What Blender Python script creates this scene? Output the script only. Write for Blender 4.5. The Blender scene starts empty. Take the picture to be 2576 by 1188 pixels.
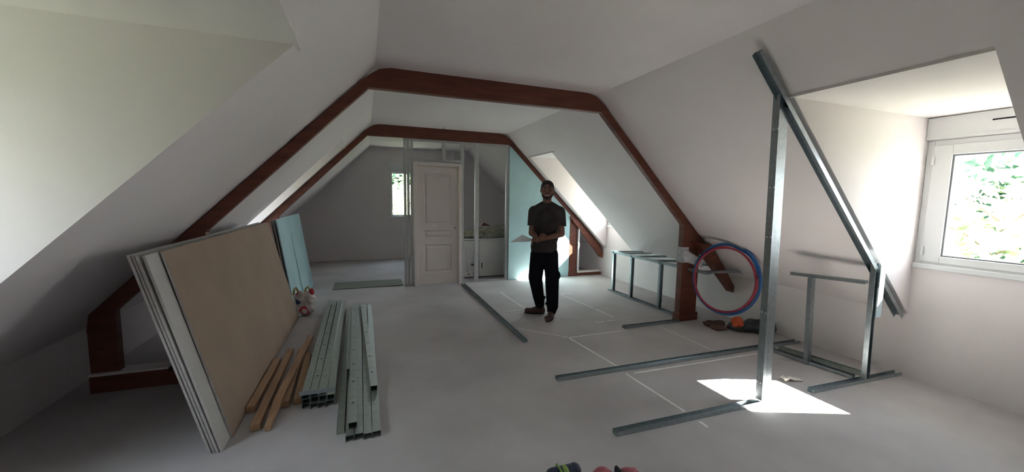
import bpy, bmesh, math, random
from mathutils import Vector, Matrix, Quaternion, noise
random.seed(7)
S = bpy.context.scene
COL = S.collection
# ---------------------------------------------------------------- camera, world, sun, exposure
YAW, PITCH, ROLL = .3604, .0987, .0161
f_ = Vector((math.sin(YAW)*math.cos(PITCH), math.cos(YAW)*math.cos(PITCH), -math.sin(PITCH)))
r_ = Vector((math.cos(YAW), -math.sin(YAW), 0)); u_ = r_.cross(f_)
c_, s_ = math.cos(ROLL), math.sin(ROLL)
r2, u2 = c_*r_ + s_*u_, -s_*r_ + c_*u_
cam = bpy.data.cameras.new('camera'); camo = bpy.data.objects.new('camera', cam); COL.objects.link(camo)
cam.sensor_width = 36; cam.sensor_fit = 'HORIZONTAL'; cam.lens = 36*975.87/2576; cam.clip_start = .02; cam.clip_end = 300
M = Matrix((r2, u2, -f_)).transposed().to_4x4(); M.translation = (0, 0, 1.5); camo.matrix_world = M
S.camera = camo
S.view_settings.view_transform = 'Standard'; S.view_settings.look = 'None'; S.view_settings.gamma = 1
S.view_settings.use_curve_mapping = False; S.view_settings.exposure = 1.22
W = bpy.data.worlds.new('world'); S.world = W; W.use_nodes = True
wn = W.node_tree.nodes; bg = wn['Background']
tcw = wn.new('ShaderNodeTexCoord'); sepw = wn.new('ShaderNodeSeparateXYZ'); rw = wn.new('ShaderNodeValToRGB')
W.node_tree.links.new(tcw.outputs['Generated'], sepw.inputs[0]); W.node_tree.links.new(sepw.outputs['Z'], rw.inputs[0])
rw.color_ramp.elements[0].color = (.95, .97, 1, 1); rw.color_ramp.elements[1].color = (.62, .78, 1, 1)
W.node_tree.links.new(rw.outputs[0], bg.inputs['Color']); bg.inputs['Strength'].default_value = 9.0
sun = bpy.data.lights.new('sun', 'SUN'); suno = bpy.data.objects.new('sun', sun); COL.objects.link(suno)
sun.energy = 60; sun.angle = math.radians(.6); sun.color = (1, .96, .9)
suno.rotation_euler = Vector((-1, .4, -.909)).to_track_quat('-Z', 'Y').to_euler()
def portal(loc, target, sx, sz):
    l = bpy.data.lights.new('window_portal', 'AREA'); l.shape = 'RECTANGLE'; l.size = sx; l.size_y = sz; l.cycles.is_portal = True
    o = bpy.data.objects.new('window_portal', l); COL.objects.link(o); o.location = loc
    o.rotation_euler = (Vector(target)).to_track_quat('-Z', 'Z').to_euler(); return o
portal((4.50, 1.41, 1.49), (-1, 0, 0), .62, .86)
portal((4.50, 6.0, 1.49), (-1, 0, 0), .64, .88)
portal((-2.21, 6.13, 1.49), (1, 0, 0), .48, .86)
portal((-2.21, 1.67, 1.49), (1, 0, 0), .62, .86)
portal((.80, 9.71, 1.54), (0, -1, 0), .46, 1.0)

# ---------------------------------------------------------------- materials
def mat(name, col, rough=.7, metal=0, noise_amt=0, scale=8, bump=0, bscale=60, spec=.5, emit=None, col2=None, detail=4):
    m = bpy.data.materials.new(name); m.use_nodes = True; nt = m.node_tree; b = nt.nodes['Principled BSDF']
    b.inputs['Base Color'].default_value = (*col, 1); b.inputs['Roughness'].default_value = rough
    b.inputs['Metallic'].default_value = metal; b.inputs['Specular IOR Level'].default_value = spec
    if noise_amt or bump or col2:
        tc = nt.nodes.new('ShaderNodeTexCoord')
    if noise_amt or col2:
        n = nt.nodes.new('ShaderNodeTexNoise'); n.inputs['Scale'].default_value = scale; n.inputs['Detail'].default_value = detail
        nt.links.new(tc.outputs['Object'], n.inputs['Vector'])
        r = nt.nodes.new('ShaderNodeValToRGB'); r.color_ramp.elements[0].position = .3; r.color_ramp.elements[1].position = .7
        c2 = col2 or tuple(min(1, c*(1+noise_amt)) for c in col); c1 = col if col2 else tuple(c*(1-noise_amt) for c in col)
        r.color_ramp.elements[0].color = (*c1, 1); r.color_ramp.elements[1].color = (*c2, 1)
        nt.links.new(n.outputs[0], r.inputs[0]); nt.links.new(r.outputs[0], b.inputs['Base Color'])
    if bump:
        n2 = nt.nodes.new('ShaderNodeTexNoise'); n2.inputs['Scale'].default_value = bscale; n2.inputs['Detail'].default_value = 5
        nt.links.new(tc.outputs['Object'], n2.inputs['Vector'])
        bp = nt.nodes.new('ShaderNodeBump'); bp.inputs['Strength'].default_value = bump; bp.inputs['Distance'].default_value = .01
        nt.links.new(n2.outputs[0], bp.inputs['Height']); nt.links.new(bp.outputs[0], b.inputs['Normal'])
    return m
def wood(name, c1, c2, rough=.6, sc=(1, 12, 12)):
    m = bpy.data.materials.new(name); m.use_nodes = True; nt = m.node_tree; b = nt.nodes['Principled BSDF']
    tc = nt.nodes.new('ShaderNodeTexCoord'); mp = nt.nodes.new('ShaderNodeMapping'); mp.inputs['Scale'].default_value = sc
    n = nt.nodes.new('ShaderNodeTexNoise'); n.inputs['Scale'].default_value = 3; n.inputs['Detail'].default_value = 6; n.inputs['Distortion'].default_value = .6
    r = nt.nodes.new('ShaderNodeValToRGB'); r.color_ramp.elements[0].position = .3; r.color_ramp.elements[1].position = .75
    r.color_ramp.elements[0].color = (*c1, 1); r.color_ramp.elements[1].color = (*c2, 1)
    nt.links.new(tc.outputs['Object'], mp.inputs[0]); nt.links.new(mp.outputs[0], n.inputs['Vector'])
    nt.links.new(n.outputs[0], r.inputs[0]); nt.links.new(r.outputs[0], b.inputs['Base Color']); b.inputs['Roughness'].default_value = rough
    bp = nt.nodes.new('ShaderNodeBump'); bp.inputs['Strength'].default_value = .15; nt.links.new(n.outputs[0], bp.inputs['Height']); nt.links.new(bp.outputs[0], b.inputs['Normal'])
    return m
M_plaster = mat('plaster', (.82, .76, .755), .9, noise_amt=.025, scale=1.5, bump=.05, bscale=90, spec=.2)
M_floor = mat('screed', (.44, .415, .415), .85, col2=(.56, .53, .53), scale=1.6, bump=.12, bscale=45, spec=.25, detail=9)
M_beam = wood('beam_wood', (.10, .028, .016), (.19, .058, .032), .55, (1.2, 1.2, 9))
M_batten = wood('batten_wood', (.38, .22, .12), (.56, .36, .21), .65, (14, 1, 14))
M_galv = mat('galvanized', (.38, .43, .45), .30, .97, noise_amt=.12, scale=30)
M_galvg = mat('galvanized_green', (.40, .45, .42), .42, .8, noise_amt=.12, scale=25)
M_galvin = mat('galvanized_matt', (.52, .52, .52), .55, .45, noise_amt=.08, scale=20)
M_dark = mat('dark_slot', (.012, .012, .013), .9)  # near-black, stands in for the shade inside slots and holes
M_pvc = mat('white_pvc', (.78, .79, .80), .4)
M_door = mat('door_paint', (.80, .72, .68), .55, noise_amt=.03, scale=4)
M_teal = mat('teal_board', (.44, .64, .67), .85, noise_amt=.06, scale=3, spec=.2)
M_board = mat('board_back', (.36, .27, .21), .9, noise_amt=.06, scale=2.5, spec=.15)
M_boardw = mat('board_front', (.56, .54, .52), .9, noise_amt=.04, scale=3, spec=.15)
M_gyps = mat('gypsum_edge', (.52, .49, .47), .95, noise_amt=.1, scale=40, spec=.1)
M_chalk = mat('chalk', (.92, .90, .86), .95, noise_amt=.15, scale=60, spec=.1)
M_skin = mat('skin', (.20, .09, .062), .55, noise_amt=.06, scale=20)
M_shirt = mat('shirt', (.055, .048, .046), .95, noise_amt=.12, scale=14, bump=.3, bscale=25, spec=.1)
M_trou = mat('trousers', (.010, .010, .014), .95, bump=.3, bscale=20, spec=.1)
M_shoe = mat('shoe_leather', (.075, .038, .026), .6, noise_amt=.2, scale=30)
M_sole = mat('sole', (.02, .018, .017), .8)
M_hair = mat('hair', (.010, .008, .007), .7, bump=.6, bscale=150)
M_teeth = mat('teeth', (.6, .56, .5), .4)
M_eye = mat('eye_white', (.35, .33, .31), .4)
M_paper = mat('paper', (.80, .85, .9), .8)
M_red = mat('pipe_red', (.33, .02, .05), .4)
M_blue = mat('pipe_blue', (.03, .14, .42), .4)
M_tape = mat('clear_tape', (.5, .5, .52), .25, noise_amt=.2, scale=30)
M_orange = mat('orange_plastic', (.75, .13, .04), .5)
M_bagdark = mat('dark_bag', (.05, .05, .055), .5, noise_amt=.4, scale=14, bump=.6, bscale=12)
M_cloth = mat('brown_cloth', (.14, .085, .07), .95, noise_amt=.2, scale=12)
M_wool = mat('glass_wool', (.36, .35, .28), 1, noise_amt=.25, scale=14, bump=1, bscale=25, spec=.05)
M_box = mat('box_panel', (.72, .71, .68), .7, noise_amt=.08, scale=3)
M_black = mat('black_plastic', (.02, .02, .024), .5)
M_green = mat('lime_plastic', (.20, .32, .05), .5)
M_navy = mat('navy_plastic', (.03, .035, .07), .5)
M_pink = mat('red_fabric', (.42, .12, .14), .8, noise_amt=.25, scale=15, bump=.5, bscale=14)
M_label = mat('label_strip', (.45, .62, .66), .6, col2=(.62, .68, .72), scale=18)
M_roof = mat('roof_slate', (.10, .10, .11), .8)
M_grass = mat('lawn', (.15, .165, .11), 1, col2=(.21, .23, .16), scale=4)
M_bark = mat('bark', (.10, .07, .05), .95, noise_amt=.3, scale=8)
def leafmat(name, c):
    m = bpy.data.materials.new(name); m.use_nodes = True; nt = m.node_tree; nt.nodes.clear()
    o = nt.nodes.new('ShaderNodeOutputMaterial'); d = nt.nodes.new('ShaderNodeBsdfDiffuse'); t = nt.nodes.new('ShaderNodeBsdfTranslucent'); mx = nt.nodes.new('ShaderNodeMixShader')
    d.inputs[0].default_value = (*c, 1); t.inputs[0].default_value = (c[0]*1.3, c[1]*1.3, c[2], 1)
    nt.links.new(d.outputs[0], mx.inputs[1]); nt.links.new(t.outputs[0], mx.inputs[2]); nt.links.new(mx.outputs[0], o.inputs[0]); return m
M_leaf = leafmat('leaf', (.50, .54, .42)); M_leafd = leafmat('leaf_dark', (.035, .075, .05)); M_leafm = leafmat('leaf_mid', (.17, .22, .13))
M_glass = bpy.data.materials.new('glass'); M_glass.use_nodes = True
nt = M_glass.node_tree; nt.nodes.clear()
o = nt.nodes.new('ShaderNodeOutputMaterial'); a = nt.nodes.new('ShaderNodeBsdfTransparent'); g = nt.nodes.new('ShaderNodeBsdfGlossy'); mx = nt.nodes.new('ShaderNodeMixShader')
g.inputs['Roughness'].default_value = .02; a.inputs[0].default_value = (.95, .97, .96, 1); mx.inputs[0].default_value = .05
nt.links.new(a.outputs[0], mx.inputs[1]); nt.links.new(g.outputs[0], mx.inputs[2]); nt.links.new(mx.outputs[0], o.inputs[0])
# plastic bag: white with coloured printed patches
M_bag = bpy.data.materials.new('printed_bag'); M_bag.use_nodes = True
nt = M_bag.node_tree; b = nt.nodes['Principled BSDF']; tc = nt.nodes.new('ShaderNodeTexCoord'); n = nt.nodes.new('ShaderNodeTexNoise'); n.inputs['Scale'].default_value = 6.5; n.inputs['Detail'].default_value = 1
r = nt.nodes.new('ShaderNodeValToRGB'); r.color_ramp.interpolation = 'CONSTANT'
for p, c in [(0, (.03, .04, .14)), (.36, (.55, .5, .48)), (.60, (.45, .03, .04)), (.66, (.55, .52, .5))]:
    e = r.color_ramp.elements[0] if p == 0 else r.color_ramp.elements.new(p)
    e.position = p; e.color = (*c, 1)
r.color_ramp.elements[-1].color = (.5, .47, .45, 1)
nt.links.new(tc.outputs['Object'], n.inputs['Vector']); nt.links.new(n.outputs[0], r.inputs[0]); nt.links.new(r.outputs[0], b.inputs['Base Color']); b.inputs['Roughness'].default_value = .45

# ---------------------------------------------------------------- helpers
def link(name, me, m=None, parent=None):
    o = bpy.data.objects.new(name, me); COL.objects.link(o)
    if m is not None and me is not None:
        me.materials.clear(); me.materials.append(m)
    if parent: o.parent = parent
    return o
def tag(o, label=None, cat=None, group=None, kind=None):
    if label: o['label'] = label
    if cat: o['category'] = cat
    if group: o['group'] = group
    if kind: o['kind'] = kind
    return o
def thing(name, loc, label, cat, group=None, rz=0):
    o = bpy.data.objects.new(name, None); COL.objects.link(o); o.location = loc; o.rotation_euler = (0, 0, rz)
    o.empty_display_size = .1
    return tag(o, label, cat, group)
class MB:
    def __init__(s): s.v = []; s.f = []
    def add(s, vs, fs):
        k = len(s.v); s.v += [tuple(v) for v in vs]; s.f += [tuple(i+k for i in f) for f in fs]; return s
    def box(s, a, b):
        x0, x1 = sorted((a[0], b[0])); y0, y1 = sorted((a[1], b[1])); z0, z1 = sorted((a[2], b[2]))
        return s.add([(x0,y0,z0),(x1,y0,z0),(x1,y1,z0),(x0,y1,z0),(x0,y0,z1),(x1,y0,z1),(x1,y1,z1),(x0,y1,z1)],
                     [(0,3,2,1),(4,5,6,7),(0,1,5,4),(1,2,6,5),(2,3,7,6),(3,0,4,7)])
    def prism(s, pts, off):
        """pts: planar 3D polygon, off: extrusion vector"""
        n = len(pts); off = Vector(off); q = [Vector(p) for p in pts]
        nor = Vector((0,0,0))
        for i in range(n): nor += q[i].cross(q[(i+1) % n])
        if nor.dot(off) > 0: q = q[::-1]
        vs = q + [p+off for p in q]
        fs = [tuple(range(n)), tuple(range(2*n-1, n-1, -1))] + [(i, i+n, (i+1) % n+n, (i+1) % n) for i in range(n)]
        return s.add(vs, fs)
    def frame(s, y0, y1, X0, X1, Z0, Z1, w):
        """rectangular ring in xz plane, width w, depth y0..y1"""
        s.box((X0, y0, Z0), (X0+w, y1, Z1)); s.box((X1-w, y0, Z0), (X1, y1, Z1))
        s.box((X0+w, y0, Z0), (X1-w, y1, Z0+w)); s.box((X0+w, y0, Z1-w), (X1-w, y1, Z1)); return s
    def cap(s, p0, r0, p1, r1, seg=14, rings=5):
        """tapered capsule"""
        p0, p1 = Vector(p0), Vector(p1); a = (p1-p0); L = a.length or 1e-6; a = a/L
        q = a.orthogonal().normalized(); w = a.cross(q); prof = []
        for i in range(rings): t = -math.pi/2 + math.pi/2*i/(rings-1); prof.append((r0*math.sin(t), r0*math.cos(t)))
        for i in range(rings): t = math.pi/2*i/(rings-1); prof.append((L + r1*math.sin(t), r1*math.cos(t)))
        vs = []; fs = []
        vs.append(p0 + a*prof[0][0])
        for h, r in prof[1:-1]:
            for j in range(seg): an = 2*math.pi*j/seg; vs.append(p0 + a*h + (q*math.cos(an)+w*math.sin(an))*r)
        vs.append(p0 + a*prof[-1][0]); n = len(prof)-2
        for j in range(seg): fs.append((0, 1+(j+1) % seg, 1+j))
        for i in range(n-1):
            for j in range(seg):
                A = 1+i*seg+j; B = 1+i*seg+(j+1) % seg; fs.append((A, B, B+seg, A+seg))
        e = len(vs)-1
        for j in range(seg): fs.append((e, 1+(n-1)*seg+j, 1+(n-1)*seg+(j+1) % seg))
        return s.add(vs, fs)
    def ell(s, c, r, rot=None, seg=18, rings=10):
        c = Vector(c); vs = []; fs = []; R = rot or Matrix.Identity(3)
        for i in range(rings+1):
            t = math.pi*i/rings
            for j in range(seg):
                an = 2*math.pi*j/seg; v = Vector((r[0]*math.sin(t)*math.cos(an), r[1]*math.sin(t)*math.sin(an), r[2]*math.cos(t)))
                vs.append(c + R @ v)
        for i in range(rings):
            for j in range(seg): fs.append((i*seg+j, (i+1)*seg+j, (i+1)*seg+(j+1) % seg, i*seg+(j+1) % seg))
        return s.add(vs, fs)
    def cyl(s, p0, p1, r, seg=16, r1=None):
        p0, p1 = Vector(p0), Vector(p1); a = (p1-p0).normalized(); q = a.orthogonal().normalized(); w = a.cross(q); r1 = r if r1 is None else r1
        vs = [p0 + (q*math.cos(2*math.pi*j/seg)+w*math.sin(2*math.pi*j/seg))*r for j in range(seg)] + [p1 + (q*math.cos(2*math.pi*j/seg)+w*math.sin(2*math.pi*j/seg))*r1 for j in range(seg)]
        fs = [(j, (j+1) % seg, (j+1) % seg+seg, j+seg) for j in range(seg)] + [tuple(range(seg))[::-1], tuple(range(seg, 2*seg))]
        return s.add(vs, fs)
    def tube(s, pts, r, seg=8, closed=False):
        P = [Vector(p) for p in pts]; n = len(P); vs = []; fs = []; up = None
        for i in range(n):
            t = (P[(i+1) % n]-P[i-1]) if closed else (P[min(i+1, n-1)]-P[max(i-1, 0)]); t.normalize()
            q = t.orthogonal().normalized() if up is None else (up - t*up.dot(t)).normalized(); up = q; w = t.cross(q)
            for j in range(seg): an = 2*math.pi*j/seg; vs.append(P[i] + (q*math.cos(an)+w*math.sin(an))*r)
        m = n if closed else n-1
        for i in range(m):
            for j in range(seg): fs.append((i*seg+j, i*seg+(j+1) % seg, ((i+1) % n)*seg+(j+1) % seg, ((i+1) % n)*seg+j))
        if not closed: fs += [tuple(range(seg))[::-1], tuple(range((n-1)*seg, n*seg))]
        return s.add(vs, fs)
    def chan(s, p0, p1, open_dir, w=.048, fl=.03, t=.0015, lip=0):
        """thin C/U channel from p0 to p1: web centred on the line, flanges towards open_dir"""
        p0, p1 = Vector(p0), Vector(p1); a = (p1-p0).normalized(); n = Vector(open_dir); n = (n-a*n.dot(a)).normalized(); q = a.cross(n)
        h = w/2
        if lip: c = [(-h+lip, fl), (-h, fl), (-h, 0), (h, 0), (h, fl), (h-lip, fl), (h-lip, fl-t), (h-t, fl-t), (h-t, t), (-h+t, t), (-h+t, fl-t), (-h+lip, fl-t)]
        else: c = [(-h, fl), (-h, 0), (h, 0), (h, fl), (h-t, fl), (h-t, t), (-h+t, t), (-h+t, fl)]
        m = len(c); vs = [p0+q*x+n*y for x, y in c] + [p1+q*x+n*y for x, y in c]
        fs = [(i, (i+1) % m, (i+1) % m+m, i+m) for i in range(m)]
        # end caps as quads strips
        if lip: caps = [(0,1,10,11), (1,2,9,10), (2,3,8,9), (3,4,7,8), (4,5,6,7)]
        else: caps = [(0,1,6,7), (1,2,5,6), (2,3,4,5)]
        for cp in caps: fs.append(cp[::-1]); fs.append(tuple(i+m for i in cp))
        return s.add(vs, fs)
    def mesh(s, name, smooth=False, fix=True):
        me = bpy.data.meshes.new(name); me.from_pydata(s.v, [], s.f); me.validate()
        if fix:
            bm = bmesh.new(); bm.from_mesh(me); bmesh.ops.recalc_face_normals(bm, faces=bm.faces); bm.to_mesh(me); bm.free()
        if smooth: me.polygons.foreach_set('use_smooth', [True]*len(me.polygons))
        me.update(); return me
    def build(s, name, m, parent=None, smooth=False, bevel=0, local=True):
        me = s.mesh(name, smooth); o = link(name, me, m, parent)
        if bevel:
            b = o.modifiers.new('bevel', 'BEVEL'); b.width = bevel; b.segments = 2; b.limit_method = 'ANGLE'
        return o
def wp(parent, *objs):
    """children were built in world coordinates: keep them there"""
    for o in objs:
        o.parent = parent; o.matrix_parent_inverse = Matrix.Translation(parent.location).inverted() if parent.type == 'EMPTY' and not any(parent.rotation_euler) else parent.matrix_basis.inverted()
    return objs[0] if objs else None
def remesh(mb, name, m, parent, voxel=.006, smooth=6):
    me = mb.mesh('tmp', fix=False); o = bpy.data.objects.new('tmp', me); COL.objects.link(o)
    r = o.modifiers.new('r', 'REMESH'); r.mode = 'VOXEL'; r.voxel_size = voxel
    sm = o.modifiers.new('s', 'SMOOTH'); sm.factor = .5; sm.iterations = smooth
    dg = bpy.context.evaluated_depsgraph_get(); dg.update()
    me2 = bpy.data.meshes.new_from_object(o.evaluated_get(dg)); bpy.data.objects.remove(o); bpy.data.meshes.remove(me)
    me2.name = name; me2.polygons.foreach_set('use_smooth', [True]*len(me2.polygons))
    return link(name, me2, m, parent)

# ---------------------------------------------------------------- setting
XR, XL, HC, K = 4.39, -2.10, 2.61, 1.0
Y0, YG = -2.3, 9.6                     # the two gables
XCR, XCL = 2.339, .097                  # slope meets ceiling
zr = lambda x: .559 + K*(XR-x)         # right slope
zl = lambda x: 2.209 + K*(x+.304)      # left slope
HD = 2.209
XAR, XAL = 2.74, -.304
DR = [(.93, 1.88), (5.55, 6.41)]       # dormer openings, right slope
DL = [(.25, 2.18), (5.74, 6.50)]
def structure(o): o['kind'] = 'structure'; return o
floor = structure(MB().box((XL-.3, Y0-.2, -.15), (XR+.3, YG+.2, 0)).build('floor', M_floor))
structure(MB().box((XCL-.1, Y0-.1, HC), (XCR+.1, YG+.1, HC+.1)).build('ceiling', M_plaster))
def slope(side, dorm):
    b = MB()
    if side == 'right': P = lambda x, y: Vector((x, y, zr(x))); xw, xa, xc, nrm = XR, XAR, XCR, Vector((.68, 0, .73))*.1
    else: P = lambda x, y: Vector((x, y, zl(x))); xw, xa, xc, nrm = XL, XAL, XCL, Vector((-.68, 0, .73))*.1
    b.prism([P(xc, Y0), P(xa, Y0), P(xa, YG), P(xc, YG)], nrm)
    y = Y0
    for a, c in dorm + [(YG, None)]:
        b.prism([P(xa, y), P(xw, y), P(xw, a), P(xa, a)], nrm); y = c
    return structure(b.build('sloped_ceiling_'+side, M_plaster))
slope('right', DR); slope('left', DL)
def kneewall(side, dorm, wins):
    b = MB(); x0, x1 = (XR, XR+.22) if side == 'right' else (XL-.22, XL)
    zk = zr(XR)+.04 if side == 'right' else zl(XL)+.04
    b.box((x0, Y0-.1, 0), (x1, YG+.1, zk))
    for (a, c), (wa, wc, z0, z1) in zip(dorm, wins):
        b.box((x0, a-.06, zk), (x1, c+.06, z0)); b.box((x0, a-.06, z1), (x1, c+.06, HD+.1))
        b.box((x0, a-.06, z0), (x1, wa, z1)); b.box((x0, wc, z0), (x1, c+.06, z1))
    return structure(b.build('wall_'+side, M_plaster))
WR = [(.95, 1.872, .975, 2.024), (5.60, 6.39, .975, 2.024)]
WL = [(1.22, 2.14, .975, 2.024), (5.80, 6.46, .975, 2.024)]
kneewall('right', DR, WR); kneewall('left', DL, WL)
def dormer(side, a, c):
    b = MB(); P = (lambda x, z, y: (x, y, z))
    if side == 'right': tri = lambda y: [(XAR+.001, y, HD), (XR-.001, y, HD), (XR-.001, y, zr(XR)+.001)]
    else: tri = lambda y: [(XAL-.001, y, HD), (XL+.001, y, HD), (XL+.001, y, zl(XL)+.001)]
    b.prism(tri(a+.006), (0, -.08, 0)); b.prism(tri(c-.006), (0, .08, 0))
    structure(b.build('dormer_wall', M_plaster))
    xa, xw = (XAR-.12, XR+.62) if side == 'right' else (XL-.45, XAL+.12)
    # ceiling of the dormer, its overhang outside carries the soffit
    structure(MB().box((xa+.1 if side == 'right' else xa, a-.08, HD), (xw if side == 'right' else xw-.1, c+.08, HD+.07)).build('dormer_ceiling', M_plaster))
for a, c in DR: dormer('right', a, c)
for a, c in DL: dormer('left', a, c)
# gables
def gable(name, y, th, wx0, wx1, wz0, wz1):
    b = MB(); o = (0, th, 0)
    def ztop(x): return min(HC+.05, zl(x)+.05 if x < XCL else 9, zr(x)+.05 if x > XCR else 9)
    xs = [XL, XCL, wx0, wx1, XCR, XR]
    for i in range(len(xs)-1):
        x0, x1 = xs[i], xs[i+1]
        if (x0, x1) == (wx0, wx1):
            b.box((x0, y, 0), (x1, y+th, wz0)); b.box((x0, y, wz1), (x1, y+th, HC+.05))
        else: b.prism([(x0, y, 0), (x1, y, 0), (x1, y, ztop(x1)), (x0, y, ztop(x0))], o)
    return structure(b.build(name, M_plaster))
gable('wall_back', YG, .22, .52, 1.08, .99, 2.10)
b = MB(); o3 = (0, -.22, 0)
b.prism([(XL, Y0, 0), (XR, Y0, 0), (XR, Y0, zr(XR)+.05), (XCR, Y0, HC+.05), (XCL, Y0, HC+.05), (XL, Y0, zl(XL)+.05)], o3); structure(b.build('wall_front', M_plaster))

def window(n, loc, rz, w, h, glass, box=True, slot_shade=None, open_x=.0):
    """local x along the width, y outwards, z up; origin at the lower corner of the hole"""
    t = bpy.data.objects.new('window_%d' % n, None); COL.objects.link(t); t.location = loc; t.rotation_euler = (0, 0, rz); t['kind'] = 'structure'
    gx0, gx1, gz0, gz1 = glass
    e = .002
    MB().frame(.0, .09, e, w-e, e, h-e, .045).build('window_frame', M_pvc, t, bevel=.003)
    s = MB(); s.box((.045, -.012, .045), (gx0, .05, h-.045)); s.box((gx1, -.012, .045), (w-.045, .05, h-.045))
    s.box((gx0, -.012, .045), (gx1, .05, gz0)); s.box((gx0, -.012, gz1), (gx1, .05, h-.045))
    sa = s.build('sash', M_pvc, t, bevel=.004)
    g = MB(); k = .012; g.box((gx0-.0, .0, gz0), (gx0+k, .03, gz1)); g.box((gx1-k, .0, gz0), (gx1, .03, gz1)); g.box((gx0+k, 0, gz0), (gx1-k, .03, gz0+k)); g.box((gx0+k, 0, gz1-k), (gx1-k, .03, gz1))
    g.build('gasket', mat('gasket', (.18, .19, .20), .6) if 'gasket' not in bpy.data.materials else bpy.data.materials['gasket'], sa)
    MB().box((gx0+.004, .030, gz0+.004), (gx1-.004, .034, gz1-.004)).build('pane', M_glass, t)
    MB().box((e, -.03, -.012), (w-e, .0, .028)).build('window_sill', M_pvc, t, bevel=.004)
    if box:
        bx = MB().box((.0 if n != 2 else -.03, -.035, h+.004), (w+(.0 if n != 2 else .03), -.0135, h+.180)).build('shutter_box', M_pvc, t, bevel=.004)
        MB().box((.002, -.041, h+.004), (w-.002, -.0355, h+.022)).build('cover_lip', M_pvc, bx)
        if slot_shade:
            q = MB(); [q.box((a, -.039, h+.105), (b_, -.0352, h+.115)) for a, b_ in slot_shade]; q.build('vent_slot', M_dark, bx)
    hg = MB().cyl((.052, -.022, .10), (.052, -.022, .17), .008, 10); hg.cyl((.052, -.022, h-.2), (.052, -.022, h-.13), .008, 10); hg.build('hinge', M_pvc, sa)
    hd = MB().box((w-.085, -.03, h*.45), (w-.06, -.012, h*.45+.06)).box((w-.08, -.05, h*.45+.02), (w-.065, -.03, h*.45+.04)).box((w-.08, -.055, h*.45-.08), (w-.065, -.043, h*.45+.04)); hd.build('window_handle', M_pvc, sa, bevel=.002)
    return t
# right side windows: local x runs towards -Y, outwards +X  -> rotation -90 deg
window(1, (4.402, 1.872, .975), -math.pi/2, .922, 1.049, (.16, .762, .10, .925), slot_shade=[(.36, .70), (.715, .9)])
window(3, (4.402, 6.39, .975), -math.pi/2, .79, 1.049, (.085, .70, .09, .94))
window(4, (-2.112, 1.22, .975), math.pi/2, .92, 1.049, (.14, .78, .10, .925))
window(5, (-2.112, 5.80, .975), math.pi/2, .66, 1.049, (.09, .57, .10, .925))
window(2, (.52, 9.612, .99), 0, .56, 1.11, (.06, .50, .05, 1.04))

# plastered boxed truss nearest the camera (right slope)
b = MB(); 
pts = [(2.26, HC-.002), (4.385, zr(4.385)-.075), (4.385, zr(4.385)+.01), (2.339, HC+.01), (2.26, HC+.01)]
b.prism([(x, .2, z) for x, z in pts], (0, .745, 0)); b.box((.1, .2, HC-.05), (2.30, .945, HC+.01)); structure(b.build('trim_1', M_plaster))

# ---------------------------------------------------------------- roof trusses
def mx(x): return 2.436-x
def truss(y, label, post_w, sides, tail):
    t = thing('roof_truss', (1.218, y, 0), label, 'beam'); T = .075; ps = []
    arc = [(2.49, 2.442), (2.44, 2.492), (2.37, 2.548), (2.30, 2.592), (2.2, 2.612)]
    pts = [(mx(2.392), 2.4265), (2.392, 2.4265)] + arc + [(mx(a), c) for a, c in arc[::-1]]
    ps.append(MB().prism([(x, y, z) for x, z in pts], (0, T, 0)).build('collar_beam', M_beam, bevel=.004))
    for sd in (1, -1):
        F = (lambda x: x) if sd == 1 else mx
        xe = 4.375
        z_in = lambda x: 2.4265 - .99*(x-2.392); zo = lambda x: zr(x)-.001
        rp = [(2.392, 2.4265), (2.49, 2.442), (xe-.02, zo(xe-.02)), (xe, max(z_in(xe)+.0, .28)), (xe-.05, z_in(xe-.05)-.03)]
        ps.append(MB().prism([(F(x), y+.004, z) for x, z in rp], (0, T-.008, 0)).build('rafter', M_beam, bevel=.004))
        if sd == 1:   # bolted-on rafter tail in front of the post
            tp, ty = tail; ps.append(MB().prism([(x, ty, z) for x, z in tp], (0, y-.006-ty, 0)).build('rafter_tail', M_beam, bevel=.003))
        pw0, pw1 = post_w
        pp = [(pw0, 0), (pw1, 0), (pw1, .98), (3.95, zo(3.95)-.02), (3.86, zo(3.86)-.005), (pw0-.03, 1.24), (pw0-.005, 1.19)]
        ps.append(MB().prism([(F(x), y-.004, z) for x, z in pp], (0, T+.01, 0)).build('post', M_beam, bevel=.004))
        ps.append(MB().prism([(F(x), y-.02, z) for x, z in [(pw0-.015, 0), (pw1+.02, 0), (pw1+.02, .10), (pw0-.015, .10)]], (0, T+.04, 0)).build('base_block', M_beam, bevel=.004))
        if sides[sd]:
            h, xs = sides[sd]
            ps.append(MB().prism([(F(pw1+.022), y-.012, 0), (F(xe), y-.012, 0), (F(xe), y-.012, h), (F(pw1+.022), y-.012, h)], (0, .11, 0)).build('floor_rail', M_beam, bevel=.003))
            ps.append(tag(MB().prism([(F(pw1+.022), y-.02, h+.001), (F(xe), y-.02, h+.001), (F(xe), y-.02, h+.018), (F(pw1+.022), y-.02, h+.018)], (0, .125, 0)).build('rail_capping', M_plaster), 'pale plaster capping'))
            if xs:
                ps.append(MB().prism([(F(xs[0]), y+.006, h+.02), (F(xs[1]), y+.006, h+.02), (F(xs[1]), y+.006, z_in(xs[1])-.001), (F(xs[0]), y+.006, z_in(xs[0])-.001)], (0, .06, 0)).build('stud', M_beam))
    wp(t, *ps); return t
truss(3.668, 'brown stained roof truss spanning the middle of the attic, behind it the pipe coil post', (3.62, 3.88), {1: None, -1: (.13, (4.20, 4.37))}, ([(3.72, 1.0), (4.375, .335), (4.383, .42), (3.96, .955)], 3.55))
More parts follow.
